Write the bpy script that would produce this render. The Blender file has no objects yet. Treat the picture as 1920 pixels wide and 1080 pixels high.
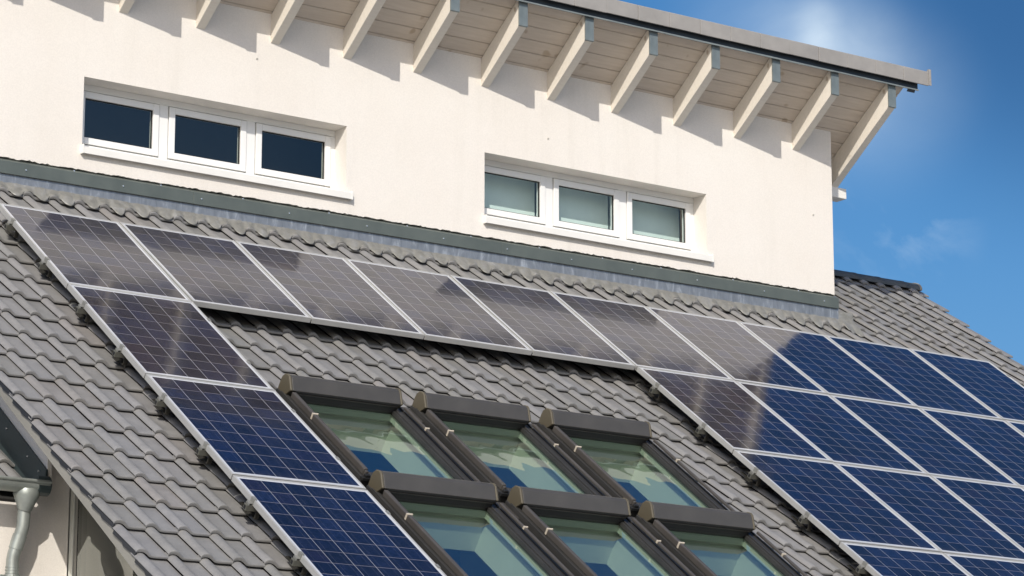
import bpy, math, random
from mathutils import Vector, Matrix, noise
random.seed(7)
R = math.radians
S = bpy.context.scene
COL = S.collection

# ------------------------------------------------------------------ camera
ZG = 7.3                                   # height of the panel field's top-left corner above the ground
PITCH = R(35.355)
CP, SP, TP = math.cos(PITCH), math.sin(PITCH), math.tan(PITCH)
cam_d = bpy.data.cameras.new("camera")
cam = bpy.data.objects.new("camera", cam_d); COL.objects.link(cam)
cam.location = (-9.22538, -19.64280, -5.60629 + ZG)
cam.rotation_euler = (R(90 + 13.0612), 0, R(-35.1887))
cam_d.sensor_width = 36.0
cam_d.lens = 36.0 * 5636.3 / 1920.0
cam_d.clip_start = 0.5
cam_d.clip_end = 5000
S.camera = cam

# ------------------------------------------------------------------ light, sky, exposure
SUN = Vector((-0.533, -0.635, 0.558)).normalized()      # towards the sun
sl = bpy.data.lights.new("sun", 'SUN'); sl.energy = 3.2; sl.angle = R(0.5); sl.color = (1.0, 0.942, 0.858)
so = bpy.data.objects.new("sun", sl); COL.objects.link(so)
so.rotation_euler = SUN.to_track_quat('Z', 'Y').to_euler()
so.location = (-20, -24, 30)

W = bpy.data.worlds.new("World"); S.world = W; W.use_nodes = True
wn, wl = W.node_tree.nodes, W.node_tree.links
bg = wn["Background"]
sky = wn.new("ShaderNodeTexSky"); sky.sky_type = 'NISHITA'; sky.sun_disc = False
sky.sun_elevation = math.asin(SUN.z)
sky.sun_rotation = math.atan2(SUN.x, SUN.y)
sky.altitude = 600; sky.air_density = 1.0; sky.dust_density = 4.0; sky.ozone_density = 3.0
bg.inputs[1].default_value = 0.10
hs = wn.new("ShaderNodeHueSaturation"); hs.inputs['Saturation'].default_value = 1.34; hs.inputs['Value'].default_value = 1.06
wl.new(sky.outputs[0], hs.inputs['Color'])
# thin cirrus wisps and a painted sun glow, laid out by direction on the sky
tc = wn.new("ShaderNodeTexCoord")
mp = wn.new("ShaderNodeMapping"); mp.inputs['Scale'].default_value = (26, 26, 40); mp.inputs['Rotation'].default_value = (0.3, 0.5, 0.2)
wl.new(tc.outputs['Generated'], mp.inputs[0])
nz = wn.new("ShaderNodeTexNoise"); nz.inputs['Scale'].default_value = 1.0; nz.inputs['Detail'].default_value = 7; nz.inputs['Roughness'].default_value = 0.58; nz.inputs['Distortion'].default_value = 0.6
wl.new(mp.outputs[0], nz.inputs['Vector'])
cr = wn.new("ShaderNodeValToRGB"); cr.color_ramp.elements[0].position = 0.52; cr.color_ramp.elements[1].position = 0.85
wl.new(nz.outputs[0], cr.inputs[0])
def sky_dir(px, py):
    f = 5636.3
    x, y = (px - 960) / f, (540 - py) / f
    return (cam.rotation_euler.to_matrix() @ Vector((x, y, -1))).normalized()
def patch(px, py, r0, r1, gain):
    d = wn.new("ShaderNodeVectorMath"); d.operation = 'DISTANCE'; d.inputs[1].default_value = sky_dir(px, py)
    wl.new(tc.outputs['Generated'], d.inputs[0])
    m = wn.new("ShaderNodeMapRange"); m.interpolation_type = 'SMOOTHERSTEP'
    m.inputs[1].default_value = r0; m.inputs[2].default_value = r1; m.inputs[3].default_value = gain; m.inputs[4].default_value = 0
    wl.new(d.outputs['Value'], m.inputs[0]); return m.outputs[0]
def madd(a, b, op='ADD'):
    n = wn.new("ShaderNodeMath"); n.operation = op; n.use_clamp = True
    for i, v in enumerate((a, b)):
        if isinstance(v, (int, float)): n.inputs[i].default_value = v
        else: wl.new(v, n.inputs[i])
    return n.outputs[0]
soft = madd(madd(madd(patch(1535, 90, 0.0, 0.012, 0.20), patch(1545, 110, 0.0, 0.040, 0.34)), madd(patch(1420, 40, 0.0, 0.045, 0.12), patch(1640, 180, 0.0, 0.045, 0.18))), patch(1530, 40, 0.0, 0.012, 0.16))
wisp = madd(cr.outputs[0], madd(madd(patch(1735, 375, 0.002, 0.014, 0.30), patch(1745, 440, 0.004, 0.022, 0.22)), patch(1640, 440, 0.0, 0.03, 0.2)), 'MULTIPLY')
grain = wn.new("ShaderNodeMapRange"); grain.inputs[1].default_value = 0.3; grain.inputs[2].default_value = 0.7; grain.inputs[3].default_value = 0.78; grain.inputs[4].default_value = 1.12
wl.new(nz.outputs[0], grain.inputs[0])
cl = madd(madd(soft, grain.outputs[0], 'MULTIPLY'), wisp)
dk = wn.new("ShaderNodeMix"); dk.data_type = 'RGBA'; dk.blend_type = 'MULTIPLY'; wl.new(hs.outputs[0], dk.inputs['A']); dk.inputs['B'].default_value = (0.55, 0.55, 0.60, 1)
wl.new(patch(2050, -120, 0.03, 0.125, 0.85), dk.inputs['Factor'])
mx = wn.new("ShaderNodeMix"); mx.data_type = 'RGBA'
wl.new(cl, mx.inputs['Factor']); wl.new(dk.outputs['Result'], mx.inputs['A']); mx.inputs['B'].default_value = (7.0, 8.2, 9.2, 1)
wl.new(mx.outputs['Result'], bg.inputs[0])

S.view_settings.view_transform = 'Standard'
S.view_settings.look = 'None'
S.view_settings.gamma = 1.0
S.view_settings.exposure = 0.17
S.cycles.max_bounces = 8
S.cycles.transparent_max_bounces = 16
S.cycles.caustics_reflective = False
S.cycles.caustics_refractive = False

# ------------------------------------------------------------------ helpers
def RP(u, v, n=0.0):
    """point of the main roof: u along the eaves, v down the slope, n off the plane of the panels' glass"""
    return Vector((u, -v * CP - n * SP, -v * SP + n * CP + ZG))
def LOC(u, mv, n):
    return RP(u, -mv, n)

class MB:
    def __init__(s): s.v = []; s.f = []; s.m = []; s.t = []; s.cur = 0; s.tag = 0.0
    def vert(s, *p): s.v.append(tuple(p)); return len(s.v) - 1
    def face(s, *i): s.f.append(i); s.m.append(s.cur); s.t.append(s.tag)
    def quad(s, a, b, c, d): i = [s.vert(*p) for p in (a, b, c, d)]; s.face(*i)
    def box(s, x0, x1, y0, y1, z0, z1):
        if x0 > x1: x0, x1 = x1, x0
        if y0 > y1: y0, y1 = y1, y0
        if z0 > z1: z0, z1 = z1, z0
        b = len(s.v)
        for z in (z0, z1):
            for (x, y) in ((x0, y0), (x1, y0), (x1, y1), (x0, y1)): s.v.append((x, y, z))
        for q in ((3, 2, 1, 0), (4, 5, 6, 7), (0, 1, 5, 4), (1, 2, 6, 5), (2, 3, 7, 6), (3, 0, 4, 7)):
            s.face(*[b + k for k in q])
        return s
    def prism(s, poly, x0, x1):
        """poly: (y,z) counter-clockwise seen from +x; extruded along x"""
        n = len(poly); b = len(s.v)
        for x in (x0, x1):
            for (y, z) in poly: s.v.append((x, y, z))
        for i in range(n):
            j = (i + 1) % n
            s.face(b + i, b + j, b + n + j, b + n + i)
        s.face(*[b + n + i for i in range(n)])
        s.face(*[b + i for i in reversed(range(n))])
        return s
    def tube(s, pts, rad, seg=16, cap=True):
        pts = [Vector(p) for p in pts]; rings = []
        for i, p in enumerate(pts):
            a = pts[max(i - 1, 0)]; c = pts[min(i + 1, len(pts) - 1)]
            d = (c - a).normalized()
            r = rad[i] if isinstance(rad, (list, tuple)) else rad
            ux = d.cross(Vector((0, 1, 0.01))).normalized() if abs(d.y) < 0.95 else d.cross(Vector((1, 0, 0))).normalized()
            uy = d.cross(ux).normalized()
            rings.append([s.vert(*(p + ux * r * math.cos(2 * math.pi * k / seg) + uy * r * math.sin(2 * math.pi * k / seg))) for k in range(seg)])
        for i in range(len(rings) - 1):
            for k in range(seg):
                s.face(rings[i][k], rings[i][(k + 1) % seg], rings[i + 1][(k + 1) % seg], rings[i + 1][k])
        if cap:
            s.face(*reversed(rings[0])); s.face(*rings[-1])
        return s
    def roof(s):
        """turn local (u, -v, n) vertices into world points of the roof"""
        s.v = [tuple(LOC(*p)) for p in s.v]; return s
    def build(s, name, mats, parent=None, smooth=False, bevel=0.0, attr=None):
        me = bpy.data.meshes.new(name)
        me.from_pydata(s.v, [], s.f); me.update()
        if not isinstance(mats, (list, tuple)): mats = [mats]
        for m in mats: me.materials.append(m)
        me.polygons.foreach_set('material_index', s.m)
        if attr:
            a = me.attributes.new(attr, 'FLOAT', 'FACE'); a.data.foreach_set('value', s.t)
        if smooth: me.polygons.foreach_set('use_smooth', [True] * len(me.polygons))
        o = bpy.data.objects.new(name, me); COL.objects.link(o)
        if parent: o.parent = parent
        if bevel:
            md = o.modifiers.new('bevel', 'BEVEL'); md.width = bevel; md.segments = 2; md.limit_method = 'ANGLE'; md.angle_limit = R(40)
        return o

def thing(name, label, cat, loc=(0, 0, 0), rot=(0, 0, 0), group=None):
    o = bpy.data.objects.new(name, None); COL.objects.link(o)
    o.location = loc; o.rotation_euler = rot; o.empty_display_size = 0.2
    o['label'] = label; o['category'] = cat
    if group: o['group'] = group
    return o
def copy_tree(o, parent=None):
    c = o.copy(); COL.objects.link(c)
    if parent: c.parent = parent
    for ch in list(o.children): copy_tree(ch, c)
    return c

# ------------------------------------------------------------------ materials
class NM:
    def __init__(s, name):
        s.m = bpy.data.materials.new(name); s.m.use_nodes = True
        s.n = s.m.node_tree.nodes; s.l = s.m.node_tree.links
        s.b = s.n["Principled BSDF"]
    def node(s, t, **kw):
        n = s.n.new(t)
        for k, v in kw.items(): setattr(n, k, v)
        return n
    def link(s, a, b): s.l.new(a, b)
    def val(s, sock, v):
        if hasattr(v, 'is_output') or isinstance(v, bpy.types.NodeSocket): s.l.new(v, sock)
        else: sock.default_value = v
    def math(s, op, a, b=0.0, c=0.0, clamp=False):
        n = s.node("ShaderNodeMath", operation=op, use_clamp=clamp)
        s.val(n.inputs[0], a); s.val(n.inputs[1], b)
        if len(n.inputs) > 2: s.val(n.inputs[2], c)
        return n.outputs[0]
    def coord(s, kind='Object', scale=(1, 1, 1), rot=(0, 0, 0)):
        t = s.node("ShaderNodeTexCoord"); m = s.node("ShaderNodeMapping")
        m.inputs['Scale'].default_value = scale; m.inputs['Rotation'].default_value = rot
        s.link(t.outputs[kind], m.inputs[0]); return m.outputs[0]
    def noise(s, vec, scale=5, detail=4, rough=0.55, dist=0.0):
        n = s.node("ShaderNodeTexNoise"); s.link(vec, n.inputs['Vector'])
        n.inputs['Scale'].default_value = scale; n.inputs['Detail'].default_value = detail
        n.inputs['Roughness'].default_value = rough; n.inputs['Distortion'].default_value = dist
        return n.outputs[0]
    def rng(s, v, a, b, c, d, smooth=False):
        n = s.node("ShaderNodeMapRange"); s.link(v, n.inputs[0])
        if smooth: n.interpolation_type = 'SMOOTHSTEP'
        for i, k in enumerate((a, b, c, d)): n.inputs[i + 1].default_value = k
        return n.outputs[0]
    def ramp(s, v, stops):
        n = s.node("ShaderNodeValToRGB"); s.link(v, n.inputs[0]); e = n.color_ramp.elements
        while len(e) < len(stops): e.new(0.5)
        for k, (p, c) in enumerate(stops): e[k].position = p; e[k].color = (*c, 1) if len(c) == 3 else c
        return n.outputs[0]
    def mix(s, f, a, b, blend='MIX'):
        n = s.node("ShaderNodeMix", data_type='RGBA', blend_type=blend)
        s.val(n.inputs['Factor'], f)
        for k, v in (('A', a), ('B', b)):
            if isinstance(v, tuple): n.inputs[k].default_value = (*v, 1) if len(v) == 3 else v
            else: s.link(v, n.inputs[k])
        return n.outputs['Result']
    def bump(s, h, strength=0.3, dist=0.01):
        n = s.node("ShaderNodeBump"); s.link(h, n.inputs['Height'])
        n.inputs['Strength'].default_value = strength; n.inputs['Distance'].default_value = dist
        s.link(n.outputs[0], s.b.inputs['Normal'])
    def set(s, color=None, rough=None, metal=None, ior=None, spec=None):
        if color is not None:
            if isinstance(color, tuple): s.b.inputs['Base Color'].default_value = (*color, 1)
            else: s.link(color, s.b.inputs['Base Color'])
        if rough is not None: s.val(s.b.inputs['Roughness'], rough)
        if metal is not None: s.b.inputs['Metallic'].default_value = metal
        if ior is not None: s.b.inputs['IOR'].default_value = ior
        if spec is not None: s.b.inputs['Specular IOR Level'].default_value = spec
        return s.m

def plain(name, color, rough=0.5, metal=0.0, var=0.12, scale=6, bump=0.0, bscale=60):
    M = NM(name); c = M.coord()
    n = M.noise(c, scale, 5, 0.6)
    f = M.rng(n, 0.3, 0.7, 1 - var, 1 + var)
    col = M.mix(1.0, color, f, 'MULTIPLY')
    rn = M.rng(n, 0.3, 0.7, max(rough - 0.06, 0.02), rough + 0.06)
    M.set(col, rn, metal)
    if bump: M.bump(M.noise(c, bscale, 4, 0.6), bump, 0.004)
    return M.m

def mk_plaster():
    M = NM("plaster"); c = M.coord()
    big = M.noise(c, 0.8, 4, 0.6); fine = M.noise(c, 90, 3, 0.7)
    streak = M.noise(M.coord(scale=(3.2, 3.2, 0.22)), 1.6, 5, 0.62, 0.3)
    base = M.ramp(big, [(0.3, (0.765, 0.722, 0.662)), (0.7, (0.805, 0.772, 0.72))])
    st = M.rng(streak, 0.48, 0.75, 0.0, 0.24, True)
    col = M.mix(st, base, (0.62, 0.585, 0.52))
    col = M.mix(1.0, col, M.rng(fine, 0.3, 0.7, 0.95, 1.04), 'MULTIPLY')
    M.set(col, 0.9, 0, spec=0.2)
    h = M.math('ADD', M.noise(c, 160, 3, 0.7), M.math('MULTIPLY', M.noise(c, 28, 3, 0.6), 0.6))
    M.bump(h, 0.35, 0.006); return M.m

def mk_tile(name="roof_tile_grey"):
    M = NM(name); c = M.coord()
    at = M.node("ShaderNodeAttribute", attribute_name='tile'); r = at.outputs['Fac']
    base = M.ramp(r, [(0.0, (0.205, 0.202, 0.194)), (0.25, (0.222, 0.219, 0.212)), (0.5, (0.236, 0.231, 0.226)), (0.8, (0.228, 0.227, 0.228)), (0.94, (0.236, 0.224, 0.214)), (1.0, (0.212, 0.212, 0.202))])
    dirt = M.noise(c, 9, 6, 0.65); fine = M.noise(c, 70, 4, 0.7)
    col = M.mix(1.0, base, M.rng(dirt, 0.25, 0.75, 0.86, 1.11), 'MULTIPLY')
    col = M.mix(M.rng(M.noise(c, 3.1, 5, 0.7), 0.60, 0.78, 0, 0.25, True), col, (0.20, 0.18, 0.15))
    spots = M.rng(M.noise(c, 38, 2, 0.5), 0.71, 0.77, 0, 0.35, True)
    col = M.mix(spots, col, (0.30, 0.295, 0.27))
    col = M.mix(1.0, col, M.rng(fine, 0.25, 0.75, 0.9, 1.1), 'MULTIPLY')
    M.set(col, M.rng(dirt, 0.3, 0.7, 0.38, 0.58), 0, spec=0.5)
    M.bump(M.math('ADD', fine, M.noise(c, 220, 2, 0.6)), 0.18, 0.004); return M.m

def mk_cells():
    M = NM("solar_cells")
    t = M.node("ShaderNodeTexCoord"); sx = M.node("ShaderNodeSeparateXYZ"); M.link(t.outputs['Object'], sx.inputs[0])
    X = M.math('DIVIDE', M.math('SUBTRACT', sx.outputs[0], 0.030), 0.155)
    Y = M.math('DIVIDE', M.math('SUBTRACT', M.math('MULTIPLY', sx.outputs[1], -1.0), 0.030), 0.15165)
    fx = M.math('FRACT', X); fy = M.math('FRACT', Y)
    ex = M.math('ABSOLUTE', M.math('SUBTRACT', fx, 0.5)); ey = M.math('ABSOLUTE', M.math('SUBTRACT', fy, 0.5))
    lx = M.rng(ex, 0.4845, 0.490, 0, 1); ly = M.rng(ey, 0.481, 0.488, 0, 1)
    bus = M.math('ABSOLUTE', M.math('SUBTRACT', M.math('ABSOLUTE', M.math('SUBTRACT', fx, 0.5)), 0.25))
    lb = M.rng(bus, 0.004, 0.010, 0.30, 0)
    ob = M.node("ShaderNodeObjectInfo")
    cmb = M.node("ShaderNodeCombineXYZ"); M.link(M.math('FLOOR', X), cmb.inputs[0]); M.link(M.math('FLOOR', Y), cmb.inputs[1])
    M.link(M.math('MULTIPLY', ob.outputs['Random'], 57.0), cmb.inputs[2])
    wnz = M.node("ShaderNodeTexWhiteNoise"); M.link(cmb.outputs[0], wnz.inputs['Vector'])
    cell = M.ramp(wnz.outputs['Value'], [(0.0, (0.0060, 0.0075, 0.020)), (0.45, (0.0075, 0.0105, 0.031)), (0.8, (0.0085, 0.0145, 0.046)), (1.0, (0.0115, 0.0095, 0.025))])
    vo = M.node("ShaderNodeTexVoronoi"); vo.inputs['Scale'].default_value = 55; M.link(t.outputs['Object'], vo.inputs['Vector'])
    cry = M.node("ShaderNodeSeparateColor"); M.link(vo.outputs['Color'], cry.inputs[0])
    cell = M.mix(1.0, cell, M.rng(cry.outputs[0], 0, 1, 0.7, 1.35), 'MULTIPLY')
    cell = M.mix(lb, cell, (0.16, 0.17, 0.2))
    cell = M.mix(M.math('MULTIPLY', ly, 0.62), cell, (0.30, 0.28, 0.29))
    cell = M.mix(M.math('MULTIPLY', lx, 0.8), cell, (0.42, 0.42, 0.43))
    bx = M.math('MAXIMUM', M.rng(M.math('ABSOLUTE', M.math('SUBTRACT', X, 3.0)), 2.995, 3.005, 0, 1), M.rng(M.math('ABSOLUTE', M.math('SUBTRACT', Y, 4.5)), 4.495, 4.505, 0, 1))
    cell = M.mix(bx, cell, (0.55, 0.57, 0.6))
    dust = M.noise(t.outputs['Object'], 2.3, 6, 0.6)
    low = M.math('MULTIPLY', M.rng(sx.outputs[1], -1.42, -1.30, 0.07, 0.0, True), M.noise(t.outputs['Object'], 14, 4, 0.7))
    cell = M.mix(low, cell, (0.36, 0.34, 0.30))
    cell = M.mix(M.rng(dust, 0.4, 0.8, 0.0, 0.016), cell, (0.35, 0.33, 0.3))
    M.set(cell, M.rng(dust, 0.3, 0.7, 0.07, 0.11), 0, ior=1.5, spec=0.55)
    M.bump(M.noise(t.outputs['Object'], 2.6, 2, 0.5), 0.09, 0.02)
    return M.m

def mk_glass(name, tint, f0=0.06, rough=0.0, wav=0.05):
    M = NM(name); n, l = M.n, M.l
    out = n["Material Output"]; n.remove(M.b)
    tr = M.node("ShaderNodeBsdfTransparent"); tr.inputs[0].default_value = (*tint, 1)
    gl = M.node("ShaderNodeBsdfGlossy"); gl.inputs['Roughness'].default_value = rough; gl.inputs['Color'].default_value = (0.95, 1, 0.98, 1)
    ge = M.node("ShaderNodeNewGeometry"); dt = M.node("ShaderNodeVectorMath", operation='DOT_PRODUCT'); l.new(ge.outputs['Incoming'], dt.inputs[0]); l.new(ge.outputs['Normal'], dt.inputs[1])
    bp = M.node("ShaderNodeBump"); bp.inputs['Strength'].default_value = wav; bp.inputs['Distance'].default_value = 0.03
    l.new(M.noise(M.coord(), 1.6, 2, 0.5), bp.inputs['Height']); l.new(bp.outputs[0], gl.inputs['Normal'])
    f = M.math('ADD', M.math('MULTIPLY', M.math('POWER', M.math('SUBTRACT', 1.0, M.math('ABSOLUTE', dt.outputs['Value'])), 5.0), 1 - f0), f0, clamp=True)
    mx = M.node("ShaderNodeMixShader"); l.new(f, mx.inputs[0]); l.new(tr.outputs[0], mx.inputs[1]); l.new(gl.outputs[0], mx.inputs[2])
    l.new(mx.outputs[0], out.inputs[0]); return M.m

def mk_wood(name, c0, c1, c2):
    M = NM(name); c = M.coord(scale=(1, 1, 1))
    g = M.noise(M.coord(scale=(1.2, 14, 14)), 3.0, 5, 0.6, 0.4); b = M.noise(c, 1.7, 4, 0.6)
    k = M.noise(c, 7.5, 1, 0.4)
    col = M.ramp(g, [(0.25, c0), (0.75, c1)])
    col = M.mix(M.rng(b, 0.4, 0.75, 0, 0.35), col, c2)
    col = M.mix(M.rng(k, 0.69, 0.77, 0, 0.6, True), col, (0.36, 0.27, 0.18))
    M.set(col, 0.65, 0, spec=0.3); M.bump(g, 0.12, 0.004); return M.m

def mk_lead():
    M = NM("lead_sheet"); c = M.coord()
    a = M.noise(c, 11, 6, 0.65, 0.8); b = M.noise(c, 42, 4, 0.6, 1.0)
    col = M.ramp(a, [(0.25, (0.19, 0.187, 0.172)), (0.5, (0.255, 0.25, 0.225)), (0.66, (0.30, 0.30, 0.29)), (0.80, (0.62, 0.61, 0.56))])  # brightest stop paints glints into the lead colour
    M.set(col, M.rng(b, 0.3, 0.7, 0.34, 0.6), 0.2)
    M.bump(M.math('ADD', a, M.math('MULTIPLY', b, 0.4)), 0.55, 0.012); return M.m

def mk_leadup():
    M = NM("lead_upstand"); c = M.coord(scale=(1, 1, 1))
    a = M.noise(M.coord(scale=(6, 6, 1.5)), 3, 5, 0.65, 0.6); b = M.noise(c, 30, 3, 0.6)
    col = M.ramp(a, [(0.3, (0.24, 0.255, 0.27)), (0.55, (0.34, 0.355, 0.375)), (0.72, (0.62, 0.63, 0.63))])
    M.set(col, 0.35, 0.55); M.bump(M.math('ADD', a, b), 0.35, 0.008); return M.m

PLASTER = mk_plaster()
TILE = mk_tile()
CELLS = mk_cells()
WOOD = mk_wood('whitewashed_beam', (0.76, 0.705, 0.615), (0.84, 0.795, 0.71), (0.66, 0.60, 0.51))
BOARDS = mk_wood('shaded_whitewash_boards', (0.60, 0.52, 0.43), (0.70, 0.62, 0.53), (0.47, 0.40, 0.33))  # darker copy of the beam whitewash, soffit shade put into the colour
LEAD = mk_lead(); LEADUP = mk_leadup()
ALU = plain("anodised_aluminium", (0.46, 0.46, 0.445), 0.42, 0.25, 0.08, 4)
CLAMP = plain("clamp_aluminium", (0.30, 0.30, 0.275), 0.45, 0.4, 0.12, 8)
ALUDIM = plain("rail_aluminium", (0.17, 0.17, 0.145), 0.45, 0.4, 0.1, 8)
STEEL = plain("hook_steel", (0.055, 0.053, 0.045), 0.5, 0.4, 0.2, 10)
GREEN = plain("green_grey_metal", (0.125, 0.145, 0.132), 0.42, 0.25, 0.10, 5)
DARKGREEN = plain("dark_green_metal", (0.045, 0.065, 0.068), 0.4, 0.25, 0.2, 5)
ZINC = plain("zinc_plate", (0.21, 0.245, 0.245), 0.42, 0.35, 0.15, 6)
ZINCPIPE = plain("zinc_pipe", (0.34, 0.37, 0.35), 0.42, 0.55, 0.25, 5)
DRIP = plain("shaded_drip_metal", (0.045, 0.055, 0.065), 0.4, 0.3, 0.15, 5)  # shade under the edge tiles put into the band's colour
LIP = plain("lit_drip_lip_metal", (0.26, 0.29, 0.28), 0.4, 0.3, 0.15, 5)  # lighter copy of the drip metal, painted as the sunlit fold
PVC = plain("white_window_frame", (0.80, 0.80, 0.78), 0.35, 0, 0.03, 3)
SILL = plain("white_sill_metal", (0.80, 0.79, 0.75), 0.4, 0, 0.05, 3)
SEAL = plain("black_rubber", (0.012, 0.012, 0.012), 0.6, 0, 0.1, 5)
BROWNFRAME = plain("dark_frame_metal", (0.046, 0.045, 0.043), 0.42, 0.2, 0.12, 5)
BROWN = plain("brown_grey_metal", (0.082, 0.077, 0.070), 0.42, 0.2, 0.10, 5, 0.05, 30)
BROWNCAP = plain("olive_brown_plastic", (0.105, 0.090, 0.060), 0.5, 0, 0.12, 6)
BROWNRAIL = plain("rail_brown_metal", (0.100, 0.091, 0.082), 0.40, 0.3, 0.12, 6)
FLASHK = plain("window_flashing_metal", (0.075, 0.070, 0.064), 0.42, 0.3, 0.18, 6)
CLIP = plain("beige_plastic", (0.52, 0.46, 0.37), 0.5, 0, 0.08, 9)
LINING = plain("white_lining_board", (0.75, 0.75, 0.73), 0.6, 0, 0.03, 3)
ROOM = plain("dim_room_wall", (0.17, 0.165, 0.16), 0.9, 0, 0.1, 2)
DECK = plain("roof_membrane", (0.018, 0.017, 0.016), 0.9, 0, 0.2, 4)
RIDGE = plain("slate_ridge_cap", (0.075, 0.085, 0.09), 0.5, 0.0, 0.2, 6, 0.1, 50)
PULT = plain("grey_edge_tile", (0.31, 0.297, 0.28), 0.5, 0.0, 0.10, 5, 0.1, 60)
BOARD = plain("grey_beige_paint", (0.25, 0.245, 0.22), 0.6, 0, 0.07, 3, 0.1, 40)
BLIND = plain("pale_roller_blind", (0.80, 0.85, 0.83), 0.8, 0, 0.06, 3)
SCREW = plain("bright_screw", (0.8, 0.8, 0.78), 0.25, 0.7, 0.05, 5)
WHITEWOOD = plain("white_painted_beam", (0.80, 0.78, 0.73), 0.5, 0, 0.05, 4)
GLASS = mk_glass("clear_window_glass", (0.74, 0.79, 0.74), 0.095)
GLASSBLIND = mk_glass("window_glass_greenish", (0.86, 0.94, 0.92), 0.075)
GLASSROOF = mk_glass("tinted_roof_glass", (0.80, 0.96, 0.82), 0.36, 0.0, 0.10)
GLASSGABLE = mk_glass("gable_glass", (0.55, 0.52, 0.44), 0.30, 0.0, 0.04)
def mk_ground():
    M = NM("bounce_ground"); c = M.coord()  # unseen ground, made pale to bounce fill light under the eaves
    col = M.ramp(M.noise(c, 0.25, 6, 0.65), [(0.3, (0.40, 0.385, 0.355)), (0.6, (0.46, 0.445, 0.41)), (0.8, (0.50, 0.48, 0.45))])
    M.set(col, 0.9); return M.m

# ------------------------------------------------------------------ ground
g = MB(); g.quad((-600, -600, 0), (600, -600, 0), (600, 600, 0), (-600, 600, 0))
go = g.build("ground", mk_ground()); go['kind'] = 'structure'; go['label'] = 'unseen ground far below the roof, made pale to bounce light upward'

# ------------------------------------------------------------------ the house
house = thing("house", "cream rendered house with grey tiled roof, raised upper storey and whitewashed rafters", "house")

UL, UR = -1.0, 10.96          # verges
V_RIDGE, V_EAVE = -2.27, 6.95
TU, TV = 0.2175, 0.3485       # tile cover
SKY_U0, SKY_DU, SKY_V0, SKY_DV = 1.138, 1.1015, 2.86, 1.432
HOLE = (1.085, 4.345, 2.73, SKY_V0 + SKY_DV * 2 - 0.17)
YW = 0.74                     # plane of the upper wall
PROFILE = [(0.005, 0.0085), (0.001, 0.0130), (0.006, 0.0225), (0.019, 0.0312), (0.038, 0.036), (0.056, 0.0345), (0.074, 0.025), (0.088, 0.012), (0.100, 0.004), (0.114, 0.0005), (0.140, 0.0), (0.172, 0.0005), (0.200, 0.0015), (0.224, 0.001)]
def prof(s):
    s = max(s % TU, 0.0011)
    for (a, b), (c, d) in zip(PROFILE, PROFILE[1:]):
        if a <= s <= c and c > a: return b + (d - b) * (s - a) / (c - a)
    return 0.001
N_LOW, N_HIGH = -0.162, -0.193

def tile_field(mb, u0, ncol, ends, n_off=0.0, skip=None, drop=None, tint=None):
    for ve in ends:
        for k in range(ncol):
            ua = u0 + k * TU
            if skip and skip(ua, ve): continue
            mb.tag = random.random() if tint is None else tint(ua, ve)
            ju, jv, jn, jr = random.uniform(-.0018, .0018), random.uniform(-.004, .004), random.uniform(-.0018, .0018), random.uniform(-.012, .012)
            rows = [(-0.405, None, 0), (-0.26, None, 0), (-0.13, None, 0), (-0.009, None, 0), (-0.0015, None, -0.003), (0.001, None, -0.009), (0.0, None, -0.018), (-0.05, None, -0.017)]
            idx = []
            for (dv, _, dn) in rows:
                base = N_LOW + (N_HIGH - N_LOW) * (min(dv, 0) / -TV)
                line = []
                for (s, h) in PROFILE:
                    # the roll's lower lip is a little rounder and shorter than the pan's
                    sh = 0.010 * max(h, 0) / 0.0355 if dv > -0.06 else 0
                    line.append(mb.vert(ua + s + ju, -max(ve + dv + jv - sh + jr * (s - .1), V_RIDGE - 0.02), base + h + dn - (0.0085 * max(h, 0) / 0.036 if dn < -0.012 else 0) + jn + n_off))
                idx.append(line)
            for r in range(len(idx) - 1):
                for c in range(len(PROFILE) - 1):
                    a, b, d, e = idx[r][c], idx[r][c + 1], idx[r + 1][c + 1], idx[r + 1][c]
                    if drop:
                        x = sum(mb.v[q][0] for q in (a, b, d, e)) / 4; y = -sum(mb.v[q][1] for q in (a, b, d, e)) / 4
                        if drop(x, y): continue
                    mb.face(e, d, b, a)

ends = [3.838 + TV * k for k in range(-17, 10)]
def skip_main(ua, ve):
    return ve < -0.95 and ua < 8.62
def drop_main(u, v):
    return (HOLE[0] < u < HOLE[1] and HOLE[2] < v < HOLE[3])
t = MB(); tile_field(t, UL, 55, ends, 0, skip_main, drop_main); t.roof()
roof = t.build("roof_tiles", TILE, house, smooth=True, attr='tile')
roof.data.polygons.foreach_set('use_smooth', [True] * len(roof.data.polygons))
md = roof.modifiers.new('edges', 'EDGE_SPLIT'); md.split_angle = R(50)

# verge tile flanges on both gable ends (dark underside seen below the tile edge)
FLANGE = plain("verge_flange_grey", (0.018, 0.021, 0.027), 0.6, 0, 0.15, 8)
for ux, u0_, u1_ in ((UL, UL + 0.002, UL + 0.012),):
    fl = MB()
    for ve in ends:
        if ve < V_RIDGE + 0.3: continue
        a = ve - TV
        fl.prism([(-ve, N_LOW + 0.008), (-ve, N_LOW - 0.016), (-ve + 0.17, N_LOW - 0.040), (-ve + 0.19, N_LOW - 0.030), (-a - 0.02, N_HIGH - 0.014), (-a - 0.02, N_HIGH + 0.008)][::-1], u0_, u1_)
    fl.roof(); fl.build("verge_flange", FLANGE, house)

vb = MB(); vb.box(UR - 0.035, UR - 0.020, -V_EAVE, -V_RIDGE, -0.27, N_HIGH + 0.002); vb.roof(); vb.build('barge_board', BOARD, house)
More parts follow.
